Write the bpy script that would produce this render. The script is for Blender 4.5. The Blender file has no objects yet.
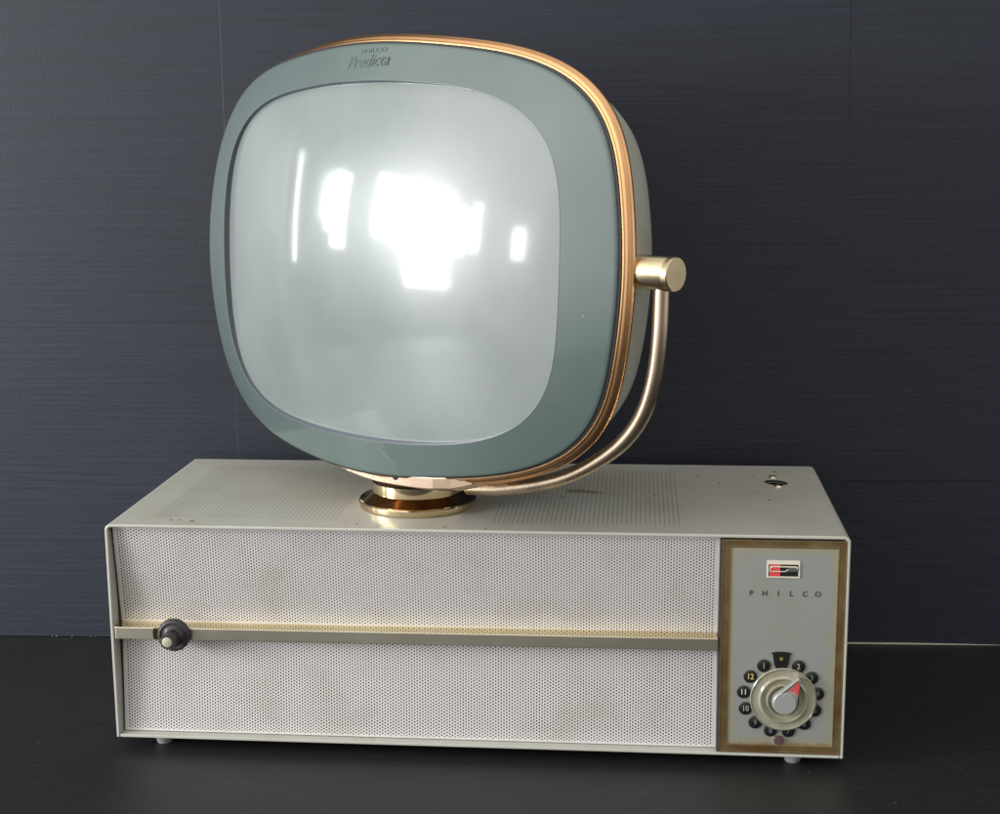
import bpy, bmesh, math, random
import numpy as np
from mathutils import Vector, Matrix
random.seed(7)
PI = math.pi
sc = bpy.context.scene
col = sc.collection
H, D, HW, TZ = .185, .2428, .30, -.010          # cabinet height, depth, half width; table top level

# ------------------------------------------------------------------ materials
class N:
    """small node helper"""
    def __init__(s, name):
        s.m = bpy.data.materials.new(name); s.m.use_nodes = True
        s.t = s.m.node_tree; s.b = s.t.nodes['Principled BSDF']; s.out = s.t.nodes['Material Output']
        s.co = s.t.nodes.new('ShaderNodeTexCoord').outputs['Object']
    def set(s, **k):
        for a, v in k.items():
            a = a.replace('_', ' ')
            i = s.b.inputs[a]
            if isinstance(v, bpy.types.NodeSocket): s.t.links.new(v, i)
            else: i.default_value = (*v, 1) if isinstance(v, tuple) and len(v) == 3 and i.type == 'RGBA' else v
        return s
    def _in(s, i, v):
        if isinstance(v, bpy.types.NodeSocket): s.t.links.new(v, i)
        else: i.default_value = v
    def math(s, op, a, b=0., c=0.):
        n = s.t.nodes.new('ShaderNodeMath'); n.operation = op
        s._in(n.inputs[0], a); s._in(n.inputs[1], b); s._in(n.inputs[2], c)
        return n.outputs[0]
    def xyz(s):
        n = s.t.nodes.new('ShaderNodeSeparateXYZ'); s.t.links.new(s.co, n.inputs[0]); return n.outputs
    def noise(s, scale=(1, 1, 1), sc=1., detail=4., rough=.55, off=(0, 0, 0)):
        mp = s.t.nodes.new('ShaderNodeMapping'); mp.inputs['Scale'].default_value = scale
        mp.inputs['Location'].default_value = off
        s.t.links.new(s.co, mp.inputs[0])
        n = s.t.nodes.new('ShaderNodeTexNoise'); n.inputs['Scale'].default_value = sc
        n.inputs['Detail'].default_value = detail; n.inputs['Roughness'].default_value = rough
        s.t.links.new(mp.outputs[0], n.inputs['Vector']); return n.outputs[0]
    def ramp(s, f, stops):
        n = s.t.nodes.new('ShaderNodeValToRGB'); s.t.links.new(f, n.inputs[0])
        e = n.color_ramp.elements
        while len(e) < len(stops): e.new(.5)
        for k, (p, c) in enumerate(stops):
            e[k].position = p; e[k].color = (*c, 1) if isinstance(c, tuple) else (c, c, c, 1)
        return n.outputs[0]
    def mix(s, f, a, b):
        n = s.t.nodes.new('ShaderNodeMix'); n.data_type = 'RGBA'
        s._in(n.inputs[0], f)
        for i, v in ((6, a), (7, b)):
            if isinstance(v, bpy.types.NodeSocket): s.t.links.new(v, n.inputs[i])
            else: n.inputs[i].default_value = (*v, 1)
        return n.outputs[2]
    def bump(s, h, strength=.2, dist=.001):
        n = s.t.nodes.new('ShaderNodeBump'); n.inputs['Strength'].default_value = strength
        n.inputs['Distance'].default_value = dist
        s.t.links.new(h, n.inputs['Height']); s.t.links.new(n.outputs[0], s.b.inputs['Normal']); return s
    def hole(s, mask):
        """cut real see-through holes where mask = 1"""
        tr = s.t.nodes.new('ShaderNodeBsdfTransparent'); mx = s.t.nodes.new('ShaderNodeMixShader')
        s.t.links.new(mask, mx.inputs[0]); s.t.links.new(s.b.outputs[0], mx.inputs[1])
        s.t.links.new(tr.outputs[0], mx.inputs[2]); s.t.links.new(mx.outputs[0], s.out.inputs[0]); return s
    def between(s, v, lo, hi):
        return s.math('MULTIPLY', s.math('GREATER_THAN', v, lo), s.math('LESS_THAN', v, hi))
    def lattice(s, a, b, ca, cb, r, ka=1., kb=1.):
        """staggered round holes: columns ca apart along a, cb apart along b"""
        u = s.math('DIVIDE', a, ca); iu = s.math('FLOOR', u)
        da = s.math('MULTIPLY', s.math('SUBTRACT', s.math('SUBTRACT', u, iu), .5), ca * ka)
        par = s.math('MULTIPLY', s.math('FLOORED_MODULO', iu, 2.), .5)
        v = s.math('ADD', s.math('DIVIDE', b, cb), par)
        db = s.math('MULTIPLY', s.math('SUBTRACT', s.math('SUBTRACT', v, s.math('FLOOR', v)), .5), cb * kb)
        rr = s.math('SQRT', s.math('ADD', s.math('MULTIPLY', da, da), s.math('MULTIPLY', db, db)))
        return s.math('LESS_THAN', rr, r)

def metal(name, c, rough, vr=.08, tarnish=None, amt=.5, scale=60, brush=None):
    n = N(name); nz = n.noise(sc=scale, detail=5)
    r = n.math('MULTIPLY_ADD', nz, vr * 2, rough - vr)
    base = c
    if tarnish:
        big = n.noise(sc=scale * .35, detail=6, off=(3, 1, 2))
        base = n.mix(n.ramp(big, [(.45, 0.), (.68, amt)]), c, tarnish)
    n.set(Base_Color=base, Metallic=1., Roughness=r)
    if brush: n.bump(n.noise(scale=brush, sc=1., detail=3), .12, .0004)
    return n.m
def plain(name, c, rough=.5, **k):
    return N(name).set(Base_Color=c, Roughness=rough, **k).m

M = {}
# cabinet paint: grey-beige enamel, dirt, chips along the front edge, painted-on dark vent holes and a cut antenna hole
n = N('enamel'); x, y, z = n.xyz()
dirt = n.ramp(n.noise(sc=14, detail=7, rough=.65), [(.38, 0.), (.8, .55)])
spk = n.ramp(n.noise(sc=210, detail=2), [(.70, 0.), (.77, .8)])
spn = n.noise(sc=800, detail=2)
patch = n.ramp(n.noise(sc=9, detail=3, off=(5, 2, 1)), [(.48, 0.), (.62, 1.)])
base = n.mix(dirt, (.44, .435, .385), (.33, .30, .225))
base = n.mix(n.math('MULTIPLY', spk, patch), base, (.13, .085, .05))
# stain left of centre behind the tube and rust around it
stx = n.math('SUBTRACT', x, .089); sty = n.math('SUBTRACT', y, .135)
sd = n.math('SQRT', n.math('ADD', n.math('MULTIPLY', n.math('MULTIPLY', stx, stx), .35), n.math('MULTIPLY', sty, sty)))
sd = n.math('ADD', sd, n.math('MULTIPLY', n.math('SUBTRACT', n.noise(sc=60, detail=5), .5), .03))
base = n.mix(n.math('MULTIPLY', n.math('LESS_THAN', sd, .0075), .6), base, (.10, .10, .05))
for cx_, cy_, cr in [(a, b, (.0009, .0014, .0011, .0017)[k % 4]) for k, (a, b) in enumerate(((.1766,.1739),(.2073,.1718),(.2088,.1912),(.1883,.1979),(.2290,.1962),(.2401,.1988),(.2382,.1403),(.2462,.1125),(.1335,.0753),(.1491,.1243),(.1429,.1099),(.0686,.1125),(.1562,.1319),(-.2491,.0166),(-.2417,.0170),(-.2308,.0146),(-.1041,.0192),(-.0931,.0137),(-.2398,.1196),(.2607,.2180),(.2741,.2147),(-.0204,.0090),(.0124,.0050)))]:
    ddx = n.math('SUBTRACT', x, cx_); ddy = n.math('MULTIPLY', n.math('SUBTRACT', y, cy_), .6)
    dd = n.math('ADD', n.math('SQRT', n.math('ADD', n.math('MULTIPLY', ddx, ddx), n.math('MULTIPLY', ddy, ddy))), n.math('MULTIPLY', n.math('SUBTRACT', spn, .5), .002))
    base = n.mix(n.math('MULTIPLY', n.math('MULTIPLY', n.math('LESS_THAN', dd, cr), n.math('GREATER_THAN', z, H - .004)), .75), base, (.14, .08, .045))
# chipped paint along the front edge
edge = n.math('MULTIPLY', n.between(y, .0012, .0075), n.ramp(n.noise(scale=(1, 2.2, 1), sc=150, detail=3), [(.62, 0.), (.66, 1.)]))
edge = n.math('MULTIPLY', edge, n.ramp(n.noise(scale=(1, 0, 0), sc=7, detail=2, off=(1.3, 0, 0)), [(.50, 0.), (.60, .85)]))
base = n.mix(edge, base, (.16, .12, .08))
n.set(Base_Color=base, Roughness=n.math('MULTIPLY_ADD', n.noise(sc=30, detail=5), .22, .24))
n.bump(n.noise(sc=420, detail=2), .12, .0003)
top = n.math('GREATER_THAN', z, H - .004)
field = n.math('MAXIMUM', n.between(x, -.2675, -.1105), n.between(x, .0157, .1695))
field = n.math('MULTIPLY', n.math('MULTIPLY', field, n.between(y, .0245, .2165)), top)
vent = n.math('MULTIPLY', n.lattice(x, y, .00385, .0056, .00050, 1., .36), field)
n.set(Base_Color=n.mix(vent, base, (.085, .075, .055)))  # shade of the vent holes put into the colour, nothing is cut
hx = n.math('SUBTRACT', x, .2578); hy = n.math('SUBTRACT', y, .1755)
ant = n.math('ADD', n.math('POWER', n.math('DIVIDE', hx, .0104), 2.), n.math('POWER', n.math('DIVIDE', n.math('ADD', hy, n.math('MULTIPLY', hx, .22)), .0098), 2.))
ant = n.math('MULTIPLY', n.math('LESS_THAN', ant, 1.), top)
n.hole(ant); M['enamel'] = n.m

# perforated grille
n = N('perforated_metal'); x, y, z = n.xyz()
hol = n.lattice(x, z, .00225, .0026, .00067)
inside = n.math('MULTIPLY', n.between(x, -.2930, .1965), n.math('MAXIMUM', n.between(z, .0050, .0868), n.between(z, .0990, .1795)))
dirt = n.ramp(n.noise(sc=22, detail=6, rough=.6), [(.48, 0.), (.80, .42)])
n.set(Base_Color=n.mix(dirt, (.66, .632, .612), (.44, .36, .25)), Metallic=.25, Roughness=.38)
n.hole(n.math('MULTIPLY', hol, inside)); M['grille'] = n.m

M['dark_inside'] = plain('dark_interior', (.012, .011, .010), .8)
M['gap'] = plain('shadow_gap_paint', (.03, .022, .02), .6)
M['rubber'] = N('worn_grey_rubber'); _r = M['rubber']
M['rubber'] = _r.set(Base_Color=_r.mix(_r.noise(sc=200), (.22, .21, .22), (.38, .37, .38)), Roughness=.6).m
M['bar'] = metal('pale_brass', (.80, .755, .60), .30, .06, (.55, .50, .36), .5, 25, (10, 400, 900))
M['brass'] = metal('polished_brass', (.80, .66, .42), .10, .05, (.36, .24, .12), .45, 70)
M['dark_brass'] = metal('tarnished_brass', (.22, .145, .07), .14, .06, (.08, .045, .02), .8, 50)
M['copper'] = metal('copper', (.83, .47, .225), .26, .08, (.50, .27, .13), .55, 30)
M['rose_gold'] = metal('rose_gold', (.86, .62, .46), .22, .05, (.7, .48, .33), .4, 40)
M['tube'] = metal('brushed_champagne_metal', (.66, .52, .38), .27, .05, (.45, .35, .24), .5, 90)
M['knob'] = metal('champagne_metal', (.74, .62, .40), .22, .06, (.5, .38, .2), .5, 60)
M['frame'] = N('oxidised_gold'); n = M['frame']
n.set(Base_Color=n.mix(n.ramp(n.noise(sc=45, detail=6), [(.35, 0.), (.7, 1.)]), (.17, .095, .035), (.27, .205, .09)), Metallic=.75, Roughness=.42)
M['frame'] = n.m
M['gold_edge'] = metal('gold_edge', (.85, .68, .45), .25)
n = N('brushed_aluminium'); x, y, z = n.xyz()
# yellowed lacquer close to the frame
ex = n.math('MINIMUM', n.math('SUBTRACT', x, .2073), n.math('SUBTRACT', .2912, x))
ez = n.math('MINIMUM', n.math('SUBTRACT', z, .0096), n.math('SUBTRACT', .1755, z))
e_ = n.math('ADD', n.math('MINIMUM', ex, n.math('MULTIPLY', ez, .8)), n.math('MULTIPLY', n.math('SUBTRACT', n.noise(sc=60, detail=4), .5), .006))
yl = n.ramp(n.math('MULTIPLY', e_, 100.), [(0., .9), (.75, 0.)])
grain = n.noise(scale=(20, 1, 1100), sc=1., detail=3)
# rust creeping up from the bottom edge
rust = n.math('ADD', n.math('SUBTRACT', z, .0096), n.math('MULTIPLY', n.math('SUBTRACT', n.noise(sc=75, detail=5, off=(0, 0, 4)), .5), .012))
rust = n.ramp(n.math('MULTIPLY', rust, 100.), [(.05, .85), (.32, 0.)])
c_ = n.mix(grain, (.365, .375, .355), (.44, .45, .425))
c_ = n.mix(n.ramp(n.noise(sc=38, detail=5, off=(2, 0, 1)), [(.42, 0.), (.8, .6)]), c_, (.40, .37, .26))
c_ = n.mix(yl, c_, (.44, .41, .26)); c_ = n.mix(rust, c_, (.36, .20, .09))
n.set(Base_Color=c_, Metallic=.6, Roughness=.42); n.bump(grain, .1, .0003); M['alu'] = n.m
M['black'] = plain('black_plastic', (.014, .013, .013), .28)
M['black_dot'] = plain('black_window', (.010, .011, .010), .25)
M['ink'] = plain('dark_ink', (.035, .04, .045), .5)
M['gold_ink'] = plain('gold_ink', (.60, .45, .14), .5)
M['white_ink'] = plain('white_ink', (.62, .62, .58), .5)
M['grey_ink'] = plain('dim_ink', (.13, .14, .13), .5)
M['cream'] = plain('cream_plastic', (.62, .57, .43), .4)
M['red'] = plain('red_enamel', (.62, .055, .06), .35)
M['chrome'] = metal('chrome', (.75, .73, .68), .2)
M['bezel'] = plain('aged_cream_lacquer', (.60, .56, .44), .45)
n = N('yellowed_clear_plastic')
n.set(Base_Color=n.mix(n.noise(sc=70, detail=4), (.24, .215, .14), (.46, .44, .34)), Roughness=.18, Coat_Weight=.6, Coat_Roughness=.06, Metallic=.25)
M['dial'] = n.m
M['satin'] = metal('satin_nickel', (.56, .56, .53), .3)
M['purple'] = plain('brown_purple_plastic', (.085, .05, .055), .35)
M['volume'] = N('worn_bakelite'); n = M['volume']
n.set(Base_Color=n.mix(n.noise(sc=300), (.020, .018, .022), (.045, .035, .035)), Roughness=.38); M['volume'] = n.m
# glass face
n = N('tube_glass')
n.set(Base_Color=n.mix(n.ramp(n.noise(sc=8, detail=5, rough=.6), [(.3, 0.), (.7, 1.)]), (.158, .180, .171), (.212, .232, .217)), Roughness=n.math('MULTIPLY_ADD', n.noise(sc=11, detail=5), .14, .25), Specular_IOR_Level=.42, Coat_Weight=1., Coat_Roughness=n.math('MULTIPLY_ADD', n.noise(sc=18, detail=5), .12, .025), Coat_IOR=1.5)
M['screen'] = n.m
n = N('green_mask')
mb = n.mix(n.noise(sc=12, detail=3), (.068, .097, .090), (.082, .111, .103))
mb = n.mix(n.ramp(n.noise(sc=230, detail=2), [(.765, 0.), (.79, .4)]), mb, (.30, .34, .33))
mb = n.mix(n.ramp(n.noise(sc=28, detail=6, off=(4, 4, 0)), [(.55, 0.), (.85, .5)]), mb, (.100, .113, .092))
n.set(Base_Color=mb, Roughness=.30, Coat_Weight=.8, Coat_Roughness=.05)
n.bump(n.noise(sc=14, detail=1), .05, .002)
M['mask'] = n.m
M['opening'] = plain('dark_blue_gap', (.10, .112, .135), .35)
M['bead'] = plain('grey_bead', (.16, .17, .17), .3)
M['bar_top'] = metal('polished_pale_gold', (.74, .63, .38), .15, .05, (.5, .38, .18), .5, 25)
M['knob_grey'] = N('grey_cast_metal').set(Base_Color=(.36, .36, .34), Metallic=.35, Roughness=.36).m
M['bezel_dull'] = plain('aged_dull_ivory', (.36, .35, .25), .5)
M['dust'] = plain('pale_dust', (.30, .34, .33), .6)
M['gasket'] = plain('black_gasket', (.015, .013, .012), .5)
M['script'] = plain('faded_script_ink', (.066, .088, .079), .3, Coat_Weight=.8, Coat_Roughness=.05)
n = N('shell_paint')
n.set(Base_Color=n.mix(n.ramp(n.noise(sc=25, detail=6), [(.4, 0.), (.75, .6)]), (.40, .41, .35), (.30, .27, .18)), Roughness=.4); M['shell'] = n.m
# backdrop: dark blue-grey corrugated board with fine horizontal ribs
n = N('ribbed_black_board')
rib = n.noise(scale=(9, 1, 300), sc=1., detail=1, rough=.4)
fine = n.noise(scale=(60, 1, 600), sc=1., detail=3, rough=.7)
fl = n.noise(sc=500, detail=2)
h_ = n.math('ADD', rib, n.math('MULTIPLY', fine, .5))
n.set(Base_Color=n.mix(n.ramp(h_, [(.45, 0.), (1.1, 1.)]), (.0125, .0150, .0235), (.0165, .0200, .0310)), Roughness=.52, Specular_IOR_Level=.42)
n.bump(n.math('ADD', h_, n.math('MULTIPLY', fl, .6)), .36, .0006); M['wall'] = n.m
# table: black fibrous card sheet, faint scratches and dust
n = N('black_table_sheet')
fib = n.noise(scale=(25, 260, 1), sc=1., detail=4, rough=.65)
dust = n.ramp(n.noise(sc=260, detail=2), [(.715, 0.), (.75, .3)])
cl = n.noise(sc=5, detail=4)
b_ = n.mix(n.math('MULTIPLY', fib, cl), (.008, .0085, .0095), (.022, .0215, .0215))
n.set(Base_Color=n.mix(dust, b_, (.16, .16, .15)), Roughness=n.math('MULTIPLY_ADD', fib, .25, .36), Specular_IOR_Level=.38)
n.bump(fib, .25, .0005); M['table'] = n.m
M['pale'] = plain('pale_board_core', (.50, .47, .40), .6)
M['scratch'] = plain('fine_scratch', (.045, .045, .048), .5)

# ------------------------------------------------------------------ builders
def link(name, bm, m, parent=None, smooth=None, bevel=None):
    me = bpy.data.meshes.new(name); bmesh.ops.recalc_face_normals(bm, faces=bm.faces)
    bm.to_mesh(me); bm.free()
    for k in (m if isinstance(m, (list, tuple)) else [m]): me.materials.append(M[k])
    if smooth is not None:
        me.polygons.foreach_set('use_smooth', [True] * len(me.polygons)); me.set_sharp_from_angle(angle=math.radians(smooth))
    o = bpy.data.objects.new(name, me); col.objects.link(o)
    if parent is not None:
        o.parent = parent
        if parent.type == 'EMPTY': o.matrix_parent_inverse = Matrix.Translation(parent.location).inverted()
    if bevel:
        b = o.modifiers.new('edge', 'BEVEL'); b.width = bevel; b.segments = 2; b.limit_method = 'ANGLE'; b.angle_limit = math.radians(40)
    return o
def box(bm, x0, x1, y0, y1, z0, z1, mi=0):
    v = [bm.verts.new(p) for p in ((x0,y0,z0),(x1,y0,z0),(x1,y1,z0),(x0,y1,z0),(x0,y0,z1),(x1,y0,z1),(x1,y1,z1),(x0,y1,z1))]
    for f in ((0,1,2,3),(4,5,6,7),(0,1,5,4),(1,2,6,5),(2,3,7,6),(3,0,4,7)): bm.faces.new([v[i] for i in f]).material_index = mi
def prism(bm, pts, a, b, f=lambda p, d: Vector((p[0], d, p[1]))):
    """closed 2-D outline pts swept from depth a to depth b"""
    A = [bm.verts.new(f(p, a)) for p in pts]; B = [bm.verts.new(f(p, b)) for p in pts]; n = len(pts)
    bm.faces.new(A); bm.faces.new(B)
    for i in range(n): bm.faces.new((A[i], A[(i+1) % n], B[(i+1) % n], B[i]))
def basis(ax):
    ax = Vector(ax).normalized(); t = Vector((0, 0, 1)) if abs(ax.z) < .9 else Vector((1, 0, 0))
    u = ax.cross(t).normalized(); return u, ax.cross(u), ax
def lathe(bm, prof, o, ax, seg=96, flute=None):
    u, v, w = basis(ax); o = Vector(o); rings = []
    for r, h in prof:
        if r < 1e-6: rings.append([bm.verts.new(o + w * h)]); continue
        rings.append([])
        for i in range(seg):
            rr = r * (1 + (flute[1] * (math.cos(i * 2 * PI / seg * flute[0]) if flute and h in flute[2] else 0) if flute else 0))
            a = 2 * PI * i / seg; rings[-1].append(bm.verts.new(o + w * h + (u * math.cos(a) + v * math.sin(a)) * rr))
    for A, B in zip(rings, rings[1:]):
        for i in range(seg):
            j = (i + 1) % seg
            if len(A) == 1 and len(B) == 1: continue
            if len(A) == 1: bm.faces.new((A[0], B[i], B[j]))
            elif len(B) == 1: bm.faces.new((A[i], A[j], B[0]))
            else: bm.faces.new((A[i], A[j], B[j], B[i]))
def loft(bm, rings, closed=False, cap0=False, cap1=False, mi=0):
    V = [[bm.verts.new(p) for p in r] for r in rings]; n = len(V[0])
    pairs = list(zip(V, V[1:])) + ([(V[-1], V[0])] if closed else [])
    for A, B in pairs:
        for i in range(n): bm.faces.new((A[i], A[(i+1) % n], B[(i+1) % n], B[i])).material_index = mi
    if cap0: bm.faces.new(V[0])
    if cap1: bm.faces.new(V[-1])
    return V
def sweep(bm, pts, rad, up, seg=28):
    rings = []
    for i, p in enumerate(pts):
        t = (pts[min(i+1, len(pts)-1)] - pts[max(i-1, 0)]).normalized(); s = t.cross(up).normalized(); w = s.cross(t)
        rings.append([p + (s * math.cos(2*PI*k/seg) + w * math.sin(2*PI*k/seg)) * rad for k in range(seg)])
    loft(bm, rings, cap0=True, cap1=True)
def spline(P, n=14):
    P = [Vector(p) for p in P]; Q = [2*P[0]-P[1]] + P + [2*P[-1]-P[-2]]; out = []
    for i in range(1, len(Q)-2):
        for k in range(n):
            t = k / n; a, b, c, d = Q[i-1:i+3]
            out.append(.5*((2*b)+(c-a)*t+(2*a-5*b+4*c-d)*t*t+(3*b-a-3*c+d)*t**3))
    return out + [P[-1]]
def text(bm, s, size, cx, cz, y=-.001, depth=.0003, shear=0., bold=0., sx=1., fn=None):
    c = bpy.data.curves.new('t', 'FONT'); c.body = s; c.size = size; c.align_x = 'CENTER'; c.align_y = 'CENTER'
    c.extrude = depth / 2; c.shear = shear; c.offset = bold; c.resolution_u = 4
    o = bpy.data.objects.new('t', c); col.objects.link(o); dg = bpy.context.evaluated_depsgraph_get()
    me = bpy.data.meshes.new_from_object(o.evaluated_get(dg)); bpy.data.objects.remove(o)
    for v in me.vertices:
        p = v.co; v.co = fn(p.x * sx, p.y, p.z) if fn else Vector((cx + p.x * sx, y - p.z, cz + p.y))
    bm.from_mesh(me); bpy.data.meshes.remove(me)
def empty(name, loc, label, cat):
    e = bpy.data.objects.new(name, None); col.objects.link(e); e.location = loc; e.empty_display_size = .05
    e['label'] = label; e['category'] = cat; return e
B = bmesh.new

# ------------------------------------------------------------------ setting
bm = B(); box(bm, -1.5, 1.6, -1.25, .75, TZ - .03, TZ)
table = link('table', bm, 'table'); table['kind'] = 'structure'; table['label'] = 'black fibrous table surface under the television'; table['category'] = 'table'
bm = B()
for p0, p1 in (((.372, .068), (.401, -.012)), ((.401, -.012), (.409, -.05)), ((-.47, -.05), (-.455, -.053)), ((.345, .15), (.352, .13))):
    a, b = Vector((*p0, TZ + .0003)), Vector((*p1, TZ + .0003)); s = (b - a).cross(Vector((0, 0, 1))).normalized() * .00022
    bm.faces.new([bm.verts.new(q) for q in (a - s * .3, b - s, b + s, a + s * .3)])
link('scratch', bm, 'scratch', table)

wa, wb = Vector((-.466, .2655, 0)), Vector((.421, .3027, 0)); wd = (wb - wa).normalized(); wn = Vector((-wd.y, wd.x, 0))
def wp(s, z, d=0):        # point on the backdrop: s metres along it (0 near x=0), height z, d behind
    o = wa + wd * (.466 / wd.x); return o + wd * s + wn * d + Vector((0, 0, z))
WB, WT = TZ + .0006, .93
def panel(bm, pts, d0, d1=.006): prism(bm, pts, d0, d1, lambda p, d: wp(p[0], p[1], d))
bm = B()
panel(bm, [(-.80, WB), (-.2600, WB), (-.2600, WT), (-.80, WT)], 0)
panel(bm, [(-.2629, WB), (.3317, WB), (.3237, WT), (-.2629, WT)], -.0006)
panel(bm, [(.3290, .158), (1.2, .158), (1.2, WT), (.3200, WT)], -.0001)
panel(bm, [(.3280, WB), (1.2, WB), (1.2, .1600), (.3280, .1600)], .0006)
panel(bm, [(-.80, WB), (1.2, WB), (1.2, WT), (-.80, WT)], .0062, .010)
wall = link('wall', bm, 'wall', bevel=.0003); wall['kind'] = 'structure'; wall['label'] = 'dark ribbed board standing behind the television'; wall['category'] = 'backdrop'
bm = B(); panel(bm, [(.10, WB), (.50, WB), (.455, WB + .0010), (.40, WB + .0016), (.10, WB + .0016)], -.0012, -.0002)
link('pale_edge', bm, 'pale', wall)
bm = B()
for _ in range(16):
    s = random.choice((random.uniform(-.47, -.33), random.gauss(-.372, .012))); w = random.uniform(.0004, .0014)
    panel(bm, [(s, WB), (s + w, WB), (s + w * .7, WB + random.uniform(.0003, .0009))], -.0006, -.0001)
link('paper_fleck', bm, 'pale', wall)

# ------------------------------------------------------------------ television
tv = empty('television', (0, D / 2, TZ), 'vintage television with copper rimmed swivel screen on a long grey perforated cabinet', 'television')

# cabinet wrapper: left side, top and right side are one folded sheet
def arc(cx, cz, r, a0, a1, n=8): return [(cx + r*math.cos(math.radians(a0+(a1-a0)*i/n)), cz + r*math.sin(math.radians(a0+(a1-a0)*i/n))) for i in range(n+1)]
r, th = .0052, .0026
outer = [(-HW, 0)] + arc(-HW+r, H-r, r, 180, 90) + arc(HW-r, H-r, r, 90, 0) + [(HW, 0)]
inner = [(HW-th, 0)] + arc(HW-r, H-r, r-th, 0, 90) + arc(-HW+r, H-r, r-th, 90, 180) + [(-HW+th, 0)]
bm = B(); n_ = len(outer)
def ring(y): return [Vector((p[0], y, p[1])) for p in outer + inner]
Y = [0., D]
VA, VB = [[bm.verts.new(q) for q in ring(y)] for y in Y]; m_ = len(VA)
for i in range(m_): bm.faces.new((VA[i], VA[(i+1) % m_], VB[(i+1) % m_], VB[i]))
for V in (VA, VB):
    for i in range(n_ - 1): bm.faces.new((V[i], V[i+1], V[m_-2-i], V[m_-1-i]))
cab = link('cabinet', bm, 'enamel', tv, smooth=30, bevel=.0007)
bm = B(); box(bm, -HW+th+.0003, HW-th-.0003, .0003, D-.002, 0.0001, .0026); link('bottom_plate', bm, 'enamel', cab, bevel=.0006)
bm = B(); box(bm, -HW+th+.0002, HW-th-.0002, D-.0022, D-.0008, .003, H-th-.0002); link('back_panel', bm, 'enamel', cab)
bm = B(); box(bm, -HW+th+.0002, HW-th-.0002, .030, .032, .003, H-th-.0006); box(bm, -HW+th+.0005, HW-th-.0005, .034, D-.003, .09, .092)
link('dark_backing', bm, 'dark_inside', cab)  # near-black sheets added behind the openings to stand for the shaded inside
for a, b, c_ in ((.1992, .2006, .0012), (-.2972, -.2956, .0135)):
    bm = B(); box(bm, a, b, c_, .0295, .0028, H-th-.0004); link('grille_gap_shade', bm, 'gap', cab)  # dark strips filling the gaps beside the grille, their shade put into the colour
for fx, fy in ((-.2645, .0170), (.2617, .0170), (-.2645, .215), (.2617, .215)):
    bm = B(); lathe(bm, [(0, .0003), (.0085, .0003), (.0080, -.003), (.0062, -.0095), (.0056, -.01), (0, -.01)], (fx, fy, 0), (0, 0, 1), 32); link('foot', bm, 'rubber', cab, smooth=50)
for sx, sy in ((.2566, .1960), (.2584, .1612)):
    bm = B(); lathe(bm, [(.0038, -.0006), (.0037, .0004), (.0031, .0012), (.0018, .0018), (0, .0020)], (sx, sy, H), (0, 0, 1), 32); link('rivet', bm, 'knob', cab, smooth=60)
bm = B(); lathe(bm, [(.0068, .0), (.0068, .0016), (0, .0016)], (.2578, .1755, H - .012), (0, 0, 1), 32); link('antenna_socket', bm, 'dark_inside', cab)

# perforated grilles: two sheets leaning in towards the trim bar
def grille(z0, y0, z1, y1):
    bm = B(); v = [bm.verts.new(p) for p in ((-.2955, y0, z0), (.1990, y0, z0), (.1990, y1, z1), (-.2955, y1, z1))]; bm.faces.new(v)
    return link('speaker_grille', bm, 'grille', tv)
grille(.0953, .0158, .1812, .0062); grille(.0032, .0088, .0895, .0158)
# trim bar
bm = B(); ya, yb = -.0002, .0235
zl0, zl1, zr0, zr1 = .0868, .0972, .0889, .0991
v = [bm.verts.new(p) for p in ((-.2960,ya,zl0),(.1988,ya,zr0),(.1988,yb,zr0),(-.2960,yb,zl0),(-.2960,ya,zl1),(.1988,ya,zr1),(.1988,yb,zr1),(-.2960,yb,zl1))]
for f in ((0,1,2,3),(4,5,6,7),(0,1,5,4),(1,2,6,5),(2,3,7,6),(3,0,4,7)): bm.faces.new([v[i] for i in f])
bm.faces.ensure_lookup_table(); bm.faces[1].material_index = 1
bar = link('trim_bar', bm, ['bar', 'bar_top'], tv, bevel=.0005)
# volume knob
kx, kz = -.2452, .0925
bm = B(); pts = []
for i in range(49):
    a = PI/2 + i * PI / 48 * 1.0; pts.append((kx - .004 + .0145*math.cos(a), kz + max(-.0050, min(.0046, .0145*math.sin(a)))))
pin = [(kx - .004 + (p[0]-kx+.004)*.80, kz + (p[1]-kz)*.80) for p in pts]
prism(bm, pts, -.0012, .0); link('escutcheon', bm, 'dark_brass', bar)
bm = B(); lathe(bm, [(0, -.001), (.0125, -.001), (.0137, .001), (.0137, .0040), (.0130, .0052), (.0112, .0058), (.0104, .0050), (.0090, .0050), (.0078, .0062), (.0063, .0075), (.0060, .0100), (.0060, .0205), (.0056, .0213), (.0048, .0213), (.0047, .0205), (0, .0205)], (kx, 0, kz), (0, -1, 0), 72, (18, .02, (.0040, .0052)))
vk = link('volume_knob', bm, 'volume', tv, smooth=35)
bm = B(); lathe(bm, [(0, .0204), (.0043, .0204), (.0043, .0214), (.0038, .0218), (0, .0219)], (kx, 0, kz), (0, -1, 0), 40); link('knob_tip', bm, 'bezel_dull', vk, smooth=40)

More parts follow.
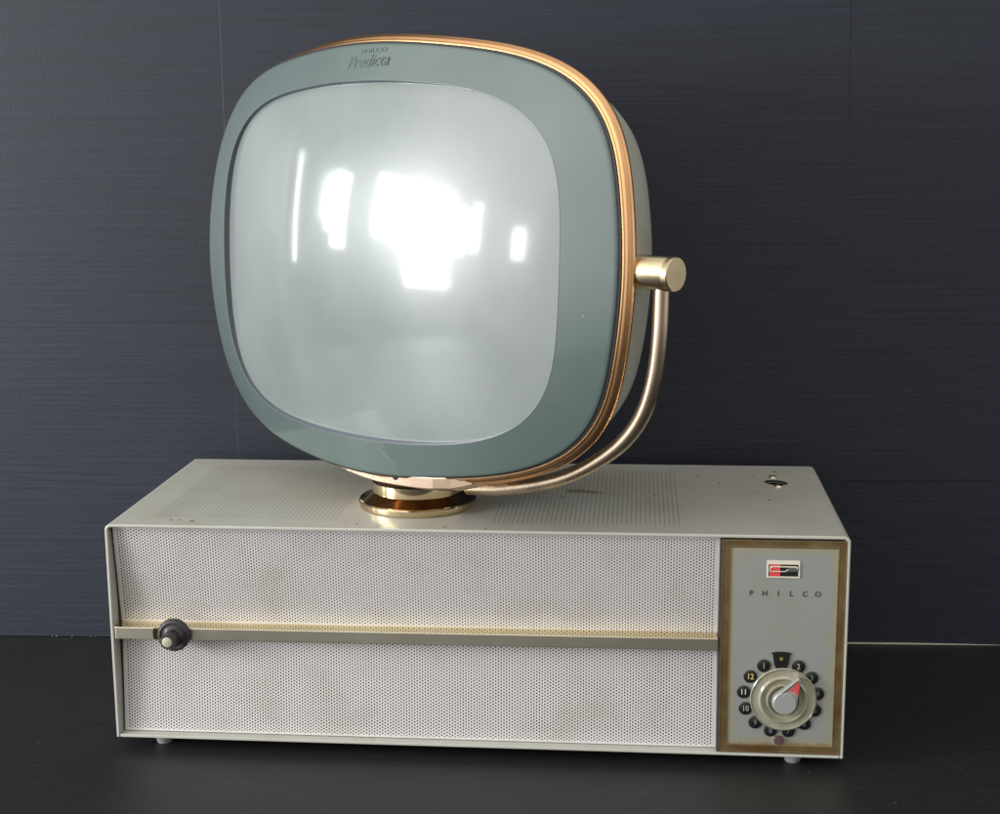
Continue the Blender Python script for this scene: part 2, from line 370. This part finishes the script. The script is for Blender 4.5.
# control panel
def frame_ring(bm, x0, x1, z0, z1, w, ya, yb):
    box(bm, x0, x1, ya, yb, z1-w, z1); box(bm, x0, x1, ya, yb, z0, z0+w)
    box(bm, x0, x0+w, ya+.00003, yb, z0+w, z1-w); box(bm, x1-w, x1, ya+.00003, yb, z0+w, z1-w)
bm = B(); box(bm, .2073, .2912, .0009, .0050, .0096, .1757)
cp = link('control_panel', bm, 'alu', tv)
bm = B(); frame_ring(bm, .2013, .2968, .0042, .1805, .0060, .0004, .0060); link('panel_frame', bm, 'frame', cp, bevel=.0003)
bm = B(); frame_ring(bm, .2007, .2974, .0036, .1811, .0007, -.0001, .0060); frame_ring(bm, .2070, .2915, .0093, .1760, .0005, .0001, .0030); link('frame_bead', bm, 'gold_edge', cp)
# emblem
bm = B(); frame_ring(bm, .2358, .2614, .1505, .1627, .0012, -.0003, .0012); box(bm, .2358, .2614, .0001, .0012, .1627, .1645)
em = link('emblem_surround', bm, 'bezel', cp, bevel=.0002)
bm = B(); box(bm, .2368, .2604, .0002, .0012, .1512, .1618); link('emblem_plate', bm, 'black', em)
bm = B(); box(bm, .2378, .2461, -.0004, .0006, .1519, .1613); link('emblem_red_block', bm, 'red', em, bevel=.0002)
bm = B()
arcp = [(.2376, .1560), (.2376, .1585), (.2381, .1597), (.2393, .1603), (.2582, .1603), (.2594, .1597), (.2598, .1585)]
pp = arcp + [(p[0] - .0007 if p[0] > .25 else p[0] + .0007, p[1] - .0009) for p in reversed(arcp)]
pp[len(arcp)] = (.2590, .1582); prism(bm, pp, -.0009, -.0004)
prism(bm, [(.2380, .1557), (.2500, .1557), (.2512, .1563), (.2519, .1580), (.2511, .1577), (.2505, .1566), (.2498, .1563), (.2380, .1563)], -.0009, -.0004)
link('emblem_outline', bm, 'bezel', em)
bm = B(); prism(bm, [(.2506, .1560), (.2590, .1560), (.2598, .1567), (.2598, .1583), (.2592, .1593), (.2524, .1593), (.2521, .1578)], -.0006, .0004); link('emblem_wing', bm, 'satin', em)
bm = B()
for ch, px in zip('PHILCO', (.2238, .2345, .2450, .2552, .2657, .2758)): text(bm, ch, .0060, px, .1372, y=.0006, depth=.0004, bold=.00004)
link('lettering', bm, 'ink', cp)

# channel selector
dx, dz, dr = .2489, .0513, .0293
import itertools
nums = ['U', '2', '3', '4', '5', '6', '7', '8', '9', '10', '11', '12', '1']
for i, s in enumerate(nums):
    a = PI/2 - i * 2 * PI / 13; cx, cz = dx + dr*math.cos(a), dz + dr*math.sin(a)
    bm = B()
    if i == 0:
        q = [(cx - .0076, cz + .0060), (cx + .0076, cz + .0060), (cx + .0068, cz + .0068), (cx + .0057, cz - .0010)] + [(cx + .0052*math.cos(t), cz - .0018 + .0050*math.sin(t)) for t in [-.25 - k*(PI-.5)/10 for k in range(11)]] + [(cx - .0057, cz - .0010), (cx - .0068, cz + .0068)]
        q[0:2] = [(cx + .0080*math.sin(t), cz + .0073 + .0014*math.cos(t)) for t in [-PI/2 + k*PI/8 for k in range(9)]]
        prism(bm, q, -.0004, .0010)
    else: lathe(bm, [(0, -.0001), (.0053, -.0001), (.0053, .0012), (.0050, .0014), (0, .0014)], (cx, .0010, cz), (0, -1, 0), 40)
    d = link('channel_window', bm, 'black_dot', cp, smooth=40)
    bm = B(); ink = 'gold_ink' if s in ('12', 'U') else 'white_ink' if s in ('11',) else 'grey_ink' if s not in ('1', '2', '10') else 'cream'
    if s in ('1', '2', '10'): ink = 'grey_ink2'
    text(bm, s, .0036 if s == 'U' else .0066, cx, cz + (.0030 if s == 'U' else 0), y=(-.0006 if i == 0 else -.0006), depth=.0002, bold=.00005, sx=.86)
    M.setdefault('grey_ink2', plain('grey_number_ink', (.30, .30, .25), .5))
    bm.normal_update(); me_ = link('channel_number', bm, ink, cp)
rx, rz = .2512, .0497
bm = B(); lathe(bm, [(0, .0005), (.0258, .0005), (.0263, .0010), (.0263, .0020), (.0257, .0026), (.0250, .0026), (.0240, .0022), (.0200, .0028), (.0191, .0040), (.0186, .0046), (.0180, .0046), (.0174, .0038), (.0160, .0018), (.0150, .0014), (0, .0014)], (rx, .0008, rz), (0, -1, 0), 96)
dl = link('channel_dial', bm, 'dial', tv, smooth=40)
bm = B(); lathe(bm, [(.0138, .0012), (.0136, .0042), (.0131, .0050), (.0124, .0050), (.0119, .0042), (.0117, .0012)], (rx, .0008, rz), (0, -1, 0), 80); link('fine_tuning_ring', bm, 'dial', dl, smooth=40)
bm = B(); lathe(bm, [(.0252, .0024), (.0253, .0029), (.0257, .0029), (.0258, .0024)], (rx, .0008, rz), (0, -1, 0), 96); link('chrome_ring', bm, 'chrome', dl, smooth=60)
# centre knob with its pointer
def ptr(z): return [(z[0], z[1])]
kx2, kz2 = .2516, .0492; tipx, tipz = kx2 + .0112, kz2 + .0196
ang = math.atan2(tipz - kz2, tipx - kx2); rk = .0098
outl = [(kx2 + rk*math.cos(t), kz2 + rk*math.sin(t)) for t in [ang + 1.35 + k*(2*PI - 2.7)/40 for k in range(41)]] 
outl += [(tipx + .0012, tipz - .0010), (tipx - .0004, tipz + .0010)]
bm = B(); prism(bm, outl, -.0082, -.0020); pk = link('selector_knob', bm, 'knob_grey', dl, bevel=.0007)
bm = B(); lathe(bm, [(.0092, .0), (.0092, .0008), (.0087, .0012), (0, .0012)], (kx2, -.0081, kz2), (0, -1, 0), 56); link('knob_cap', bm, 'knob_grey', pk, smooth=15)
bm = B(); e1 = Vector((math.cos(ang), math.sin(ang))); e2 = Vector((-e1.y, e1.x)); K = Vector((kx2, kz2))
def kp(a, b): p = K + e1*a + e2*b; return (p.x, p.y)
prism(bm, [kp(.0212, -.0004), kp(.0108, .0030), kp(.0116, .0008)], -.0089, -.0080)
prism(bm, [kp(.0212, -.0006), kp(.0128, -.0007), kp(.0104, -.0052), kp(.0126, -.0046)], -.0089, -.0080)
link('red_arrow', bm, 'red', pk)
bm = B(); p0, p1 = kp(-.001, .0094), kp(.0224, .0010); q0, q1 = kp(-.001, .0084), kp(.0222, .0002); prism(bm, [p0, p1, q1, q0], -.0091, -.0078)
link('pointer_rib', bm, 'chrome', pk)
bm = B(); lathe(bm, [(.0040, -.0005), (.0040, .0018), (.0034, .0026), (0, .0027)], (.2483, .0008, .0148), (0, -1, 0), 36); link('lock_button', bm, 'purple', cp, smooth=40)
bm = B(); lathe(bm, [(.0052, 0), (.0050, .0004), (.0040, .0005)], (.2483, .0009, .0148), (0, -1, 0), 36); link('button_washer', bm, 'dial', cp, smooth=40)

# ------------------------------------------------------------------ swivel base
T = Vector((-.0534, .0830, 0))
bm = B(); lathe(bm, [(.0490, .0002), (.0500, .0006), (.0503, .0018), (.0503, .0052), (.0495, .0062), (.0482, .0064)], (T.x, T.y, H), (0, 0, 1), 160)
tb = link('swivel_base', bm, 'brass', tv, smooth=22)
bm = B(); lathe(bm, [(.0482, .0064), (.0474, .0060), (.0445, .0078), (.0412, .0104), (.0378, .0128)], (T.x, T.y, H), (0, 0, 1), 160); link('base_dish', bm, 'dark_brass', tb, smooth=50)
bm = B(); lathe(bm, [(.0370, .0125), (.0385, .0128), (.0387, .0140), (.0387, .0216), (0, .0216)], (T.x, T.y, H), (0, 0, 1), 160); link('collar', bm, 'brass', tb, smooth=40)

HA, HT, CZ, G, ROLL, TX, K1, K2, HHc = .64447, .04283, .39331, .05087, .01048, -.00687, .4742, -.026, .14609
OM = (.23698, .16983, -.00005, -.00296, .00727, .00307, -.00019)
OS = (.1985, .1437, -.0100, -.0040, .0055, .00145, .0010)
HS, VS = .00629, -.00076
ax_r = Vector((math.cos(HA), -math.sin(HA), 0)); ax_n = Vector((-math.sin(HA), -math.cos(HA), 0))
def yk(u, z, off=0): return Vector((T.x, T.y, 0)) + ax_r*u + ax_n*off + Vector((0, 0, z))
# bracket under the tube
sta = [(-.125, .022, .2330, .24), (-.098, .0350, .2262, .2290), (-.075, .0400, .2218, .2250), (-.055, .0428, .2182, .2250), (-.037, .0450, .2157, .2232), (-.0167, .0452, .2134, .2222), (.0016, .0453, .2124, .2216), (.0207, .0453, .2129, .2220), (.0453, .0452, .2143, .2232), (.0640, .0448, .2161, .2250), (.0790, .0390, .2172, .2270), (.0965, .0330, .2222, .2330)]
bm = B(); loft(bm, [[yk(u, zb, o), yk(u, zt, o), yk(u, zt, -.0125), yk(u, zb - .004, -.0125), yk(u, zb - .003, o - .010)] for u, o, zb, zt in [(u + .008, o + .009, zb + .0030, zb + .0125) for u, o, zb, zt in sta]], cap0=True, cap1=True); br = link('yoke_bracket', bm, 'rose_gold', tv, bevel=.0008)
for u, z, o in ((.0300, .2233, .0543), (-.0330, .2245, .0530)):
    bm = B(); lathe(bm, [(.0030, -.002), (.0030, .0006), (.0024, .0010), (0, .0010)], yk(u, z, o), ax_n, 28); link('screw', bm, 'gasket', br, smooth=40)
# the two arms and pivots
arm = [(.060, .2085), (.080, .2112), (.100, .2147), (.138, .2243), (.1704, .2365), (.2030, .2555), (.2250, .2740), (.2400, .2960), (.2485, .3220), (.2525, .3520), (.2540, .3900)]
for sgn in (1, -1):
    sh = 1 if sgn > 0 else .925
    bm = B(); sweep(bm, spline([yk(u*sgn*sh, z) for u, z in arm]), .0060, ax_n); link('yoke_arm', bm, 'tube', tv, smooth=60)
    q = 0 if sgn > 0 else .0245
    bm = B(); lathe(bm, [(0, .200), (.0122, .200), (.0125, .205), (.0125, .2600-q), (.0121, .2606-q), (.0121, .2612-q), (.0125, .2616-q), (.0125, .2656-q), (.0119, .2664-q), (0, .2665-q)], yk(0, .3972), ax_r*sgn, 72); link('pivot_knob', bm, 'knob', tv, smooth=35)

# ------------------------------------------------------------------ picture tube head
hr = np.array(ax_r); n3 = np.array([-math.sin(HA)*math.cos(HT), -math.cos(HA)*math.cos(HT), math.sin(HT)]); hu = np.cross(hr, -n3)
c, s = math.cos(ROLL), math.sin(ROLL); hr, hu = c*hr + s*hu, -s*hr + c*hu
HC = np.array([T.x, T.y, CZ]) + TX*hr
NS = 256; thv = np.linspace(0, 2*PI, NS + 1)[:-1]
def outline(A, Bb, c4, c6, c8, s3, s5, th=thv):
    rr = (abs(np.cos(th))**3 + abs(np.sin(th))**3)**(-1/3)
    rr = rr*(1 + c4*np.cos(4*th) + c6*np.cos(6*th) + c8*np.cos(8*th) + s3*np.sin(3*th) + s5*np.sin(5*th))
    return A*rr*np.cos(th), Bb*rr*np.sin(th)
def dome(U, V): return G - K1*U**2 - K2*V**2 - HHc*100*U**2*V**2
def hw(U, V, W): return [Vector(p) for p in (HC + np.outer(U, hr) + np.outer(V, hu) + np.outer(W, n3))]
MU, MV = outline(*OM); SU, SV = outline(*OS); SV = SV + VS
def grow(U, V, e):           # offset outline outwards by e
    du, dv = np.roll(U, -1)-np.roll(U, 1), np.roll(V, -1)-np.roll(V, 1); l = np.hypot(du, dv); return U + e*dv/l, V - e*du/l
# mask
rings = []
for k in range(17):
    t = k/16; U, V = SU + (MU-SU)*t, SV + (MV-SV)*t; rings.append(hw(U, V, dome(U, V) + HS*(1-t)))
W0 = dome(MU, MV)
for e, w in ((.0003, -.0004), (.0003, -.0022), (-.004, -.0024)): U, V = grow(MU, MV, e); rings.append(hw(U, V, W0 + w))
bm = B(); loft(bm, rings); mask = link('screen_mask', bm, 'mask', tv, smooth=45)
# opening wall and bright lip
W1 = dome(SU, SV) + HS
bm = B(); R_ = []
for e, w in ((0, -.0001), (-.0004, -.0016), (-.0014, -.0048), (-.0030, -.0064)): U, V = grow(SU, SV, e); R_.append(hw(U, V, W1 + w))
loft(bm, R_); link('opening_edge', bm, 'opening', mask, smooth=60)
bm = B(); R_ = []
for k in range(8):
    a = 2*PI*k/8; U, V = grow(SU, SV, .0001 + .00022*math.cos(a)); R_.append(hw(U, V, W1 + .00002 + .00022*math.sin(a)))
loft(bm, R_, closed=True); link('opening_bead', bm, 'bead', mask, smooth=80)
# faded script
def script(px, py, pz, u0, v0):
    U, V = np.array([u0 + px]), np.array([v0 + py]); 
    t = .55; w = dome(U, V) + HS*.45
    return U, V, w
def on_mask(u, v, lift=.00022):
    a = math.atan2(v, u); U0, V0 = outline(*OS, th=np.array([a])); U1, V1 = outline(*OM, th=np.array([a]))
    r0, r1, r_ = math.hypot(U0[0], V0[0]), math.hypot(U1[0], V1[0]), math.hypot(u, v); t = min(1, max(0, (r_-r0)/(r1-r0)))
    return hw(np.array([u]), np.array([v]), np.array([dome(u, v) + HS*(1-t) + lift]))[0]
bm = B(); text(bm, 'Predicta', .0135, 0, 0, depth=0., shear=.35, sx=1.04, fn=lambda a, b, c: on_mask(.0105 + a, .1573 + b + a*.03))
text(bm, 'PHILCO', .0048, 0, 0, depth=0., sx=1.7, fn=lambda a, b, c: on_mask(.0160 + a, .1655 + b + a*.03))
link('script_lettering', bm, 'script', mask)
bm = B()
sa, sb = (.0215, -.1478), (.0440, -.1627)
def mark(u0, v0, u1, v1, w, lift=.0003):
    du, dv = u1-u0, v1-v0; l = math.hypot(du, dv); nu, nv = -dv/l*w, du/l*w; k = 6
    L_ = [bm.verts.new(on_mask(u0+du*i/k+nu*(.3+.7*math.sin(PI*i/k)), v0+dv*i/k+nv*(.3+.7*math.sin(PI*i/k)), lift)) for i in range(k+1)]
    R2 = [bm.verts.new(on_mask(u0+du*i/k-nu*(.3+.7*math.sin(PI*i/k)), v0+dv*i/k-nv*(.3+.7*math.sin(PI*i/k)), lift)) for i in range(k+1)]
    for i in range(k): bm.faces.new((L_[i], L_[i+1], R2[i+1], R2[i]))
mark(*sa, *sb, .00014)
dust_ = link('scratch_mark', bm, 'dust', mask)
# glass
bm = B(); R_ = []; a_, b_ = OS[0], OS[1]
for k in range(48, 0, -1):
    t = k/48; U, V = SU*t, SV*t; R_.append(hw(U, V, dome(U, V) + HS - .0058 + .0188*(1-(U/a_)**2)*(1-(V/b_)**2)))
V_ = loft(bm, R_); cv = bm.verts.new(hw(np.array([0.]), np.array([0.]), np.array([G + HS - .004 + .017]))[0])
for i in range(NS): bm.faces.new((V_[-1][i], V_[-1][(i+1) % NS], cv))
link('picture_screen', bm, 'screen', tv, smooth=60)
# gasket, copper rim
bm = B(); loft(bm, [hw(*grow(MU, MV, e), W0 + w) for e, w in ((.0002, -.0018), (.0022, -.0026), (.0022, -.0060), (-.004, -.0060))]); 
rim = None
prof = [(.0012, -.0040), (.0020, -.0036), (.0034, -.0041), (.0041, -.0048), (.0041, -.0053), (.0057, -.0060), (.0066, -.0070), (.0067, -.0075), (.0078, -.0084), (.0084, -.0098), (.0084, -.0116), (.0077, -.0131), (.0030, -.0140), (-.004, -.0142)]
gk = bm; bm = B(); fe = (.35 + .65*np.clip((MU + .15)/.12, 0, 1)) * (1 - .95*np.clip((.03 - MU)/.05, 0, 1)*np.clip((-MV - .02)/.05, 0, 1))
loft(bm, [hw(*grow(MU, MV, np.where(e > .002, .002 + (e - .002)*fe, e)), W0 + w) for e, w in prof]); rim = link('copper_rim', bm, 'copper', tv, smooth=50)
link('gasket', gk, 'gasket', rim, smooth=50)
# back shell
bm = B(); R_ = []
sec = [(.990, .990, None), (.985, .982, .002), (.978, .970, -.010), (.962, .952, -.022), (.937, .922, -.036), (.898, .875, -.050), (.840, .805, -.064), (.760, .715, -.077), (.65, .60, -.089), (.52, .46, -.099), (.36, .31, -.106), (.18, .15, -.110)]
for a, b, w in sec:
    R_.append(hw(MU*a, MV*b, (W0 - .0135) if w is None else (np.full(NS, w)*1. + (W0 - W0.mean())*max(0, .75 + w*12))))
loft(bm, R_, cap1=True); link('back_shell', bm, 'shell', tv, smooth=60)

# ------------------------------------------------------------------ light
def window(name, y0, y1, z0, z1, L, x=-2.6, color=(.93, .97, 1.)):
    l = bpy.data.lights.new(name, 'AREA'); l.shape = 'RECTANGLE'; l.size = abs(y1-y0); l.size_y = z1-z0
    l.energy = L * PI * l.size * l.size_y; l.color = color
    o = bpy.data.objects.new(name, l); col.objects.link(o); o.location = (x, (y0+y1)/2, (z0+z1)/2)
    o.rotation_euler = Matrix(((0, 0, -1), (-1, 0, 0), (0, 1, 0))).to_euler(); return o
def rect(name, c, target, w, h, L, color=(1, 1, 1)):
    l = bpy.data.lights.new(name, 'AREA'); l.shape = 'RECTANGLE'; l.size = w; l.size_y = h; l.energy = L*PI*w*h; l.color = color
    o = bpy.data.objects.new(name, l); col.objects.link(o); o.location = c
    o.rotation_euler = (Vector(target) - Vector(c)).to_track_quat('-Z', 'Y').to_euler(); return o
window('window_light', -.18, .02, .42, .95, 26)
window('window_light', .02, .12, .52, .92, 14)
window('window_light', .12, .22, .58, .88, 6)
window('window_light', -1.84, -1.62, .46, .88, 30)
window('window_light', -1.20, -.55, .56, 1.02, 40)
window('window_light', -1.62, -1.02, .17, .98, 40, x=-2.62)
window('window_light', -2.06, -1.93, .50, .92, 36)
window('window_light', -2.90, -2.66, .45, .75, 28)
window('window_glow', -3.25, -2.42, .22, .95, 1.1, x=-2.66)
window('window_light', .53, .59, .28, .98, 14)

w = bpy.data.worlds.new('World'); sc.world = w; w.use_nodes = True; nt = w.node_tree
tc = nt.nodes.new('ShaderNodeTexCoord'); sp = nt.nodes.new('ShaderNodeSeparateXYZ'); nt.links.new(tc.outputs['Generated'], sp.inputs[0])
def wm(op, a, b=0., c=0.):
    n = nt.nodes.new('ShaderNodeMath'); n.operation = op
    for i, v in enumerate((a, b, c)):
        if isinstance(v, bpy.types.NodeSocket): nt.links.new(v, n.inputs[i])
        else: n.inputs[i].default_value = v
    return n.outputs[0]
nz = nt.nodes.new('ShaderNodeTexNoise'); nz.inputs['Scale'].default_value = 2.6; nz.inputs['Detail'].default_value = 3
nt.links.new(tc.outputs['Generated'], nz.inputs['Vector'])
def lobe(d, p, k):
    d = Vector(d).normalized(); v = wm('ADD', wm('MULTIPLY', sp.outputs[0], d.x), wm('ADD', wm('MULTIPLY', sp.outputs[1], d.y), wm('MULTIPLY', sp.outputs[2], d.z)))
    return wm('MULTIPLY', wm('POWER', wm('MAXIMUM', v, 0.), p), k)
lev = wm('ADD', wm('ADD', .10, lobe((-.66, -.72, .28), 4.5, 1.9)), wm('ADD', lobe((1, -.25, .1), 4, .95), lobe((-.1, -.3, 1), 2, .95)))
mod = wm('MULTIPLY_ADD', nz.outputs[0], 1.6, .2)
dn = wm('MAXIMUM', wm('MULTIPLY_ADD', wm('MINIMUM', sp.outputs[2], 0.), 1.6, 1.), .2)
st = wm('MULTIPLY', wm('MULTIPLY', lev, mod), dn)
bg = nt.nodes['Background']; bg.inputs[0].default_value = (1., .982, .955, 1); nt.links.new(st, bg.inputs[1])

# ------------------------------------------------------------------ camera
yaw, pitch, roll = .0936, .1875, -.0085
f = Vector((-math.sin(yaw)*math.cos(pitch), math.cos(yaw)*math.cos(pitch), -math.sin(pitch))); r0 = Vector((math.cos(yaw), math.sin(yaw), 0)); u0 = r0.cross(f)
c, s = math.cos(roll), math.sin(roll); r1, u1 = c*r0 + s*u0, -s*r0 + c*u0
cam = bpy.data.cameras.new('camera'); co = bpy.data.objects.new('camera', cam); col.objects.link(co)
mw = Matrix((r1, u1, -f)).transposed().to_4x4(); mw.translation = Vector((.1318, -1.1297, .5008)); co.matrix_world = mw
cam.sensor_width = 36; cam.lens = 1473.2/1000*36; cam.clip_start = .02; cam.clip_end = 100
sc.camera = co
sc.view_settings.view_transform = 'Standard'; sc.view_settings.look = 'None'; sc.view_settings.exposure = 0; sc.view_settings.gamma = 1
sc.render.resolution_x = 1024; sc.render.resolution_y = 834
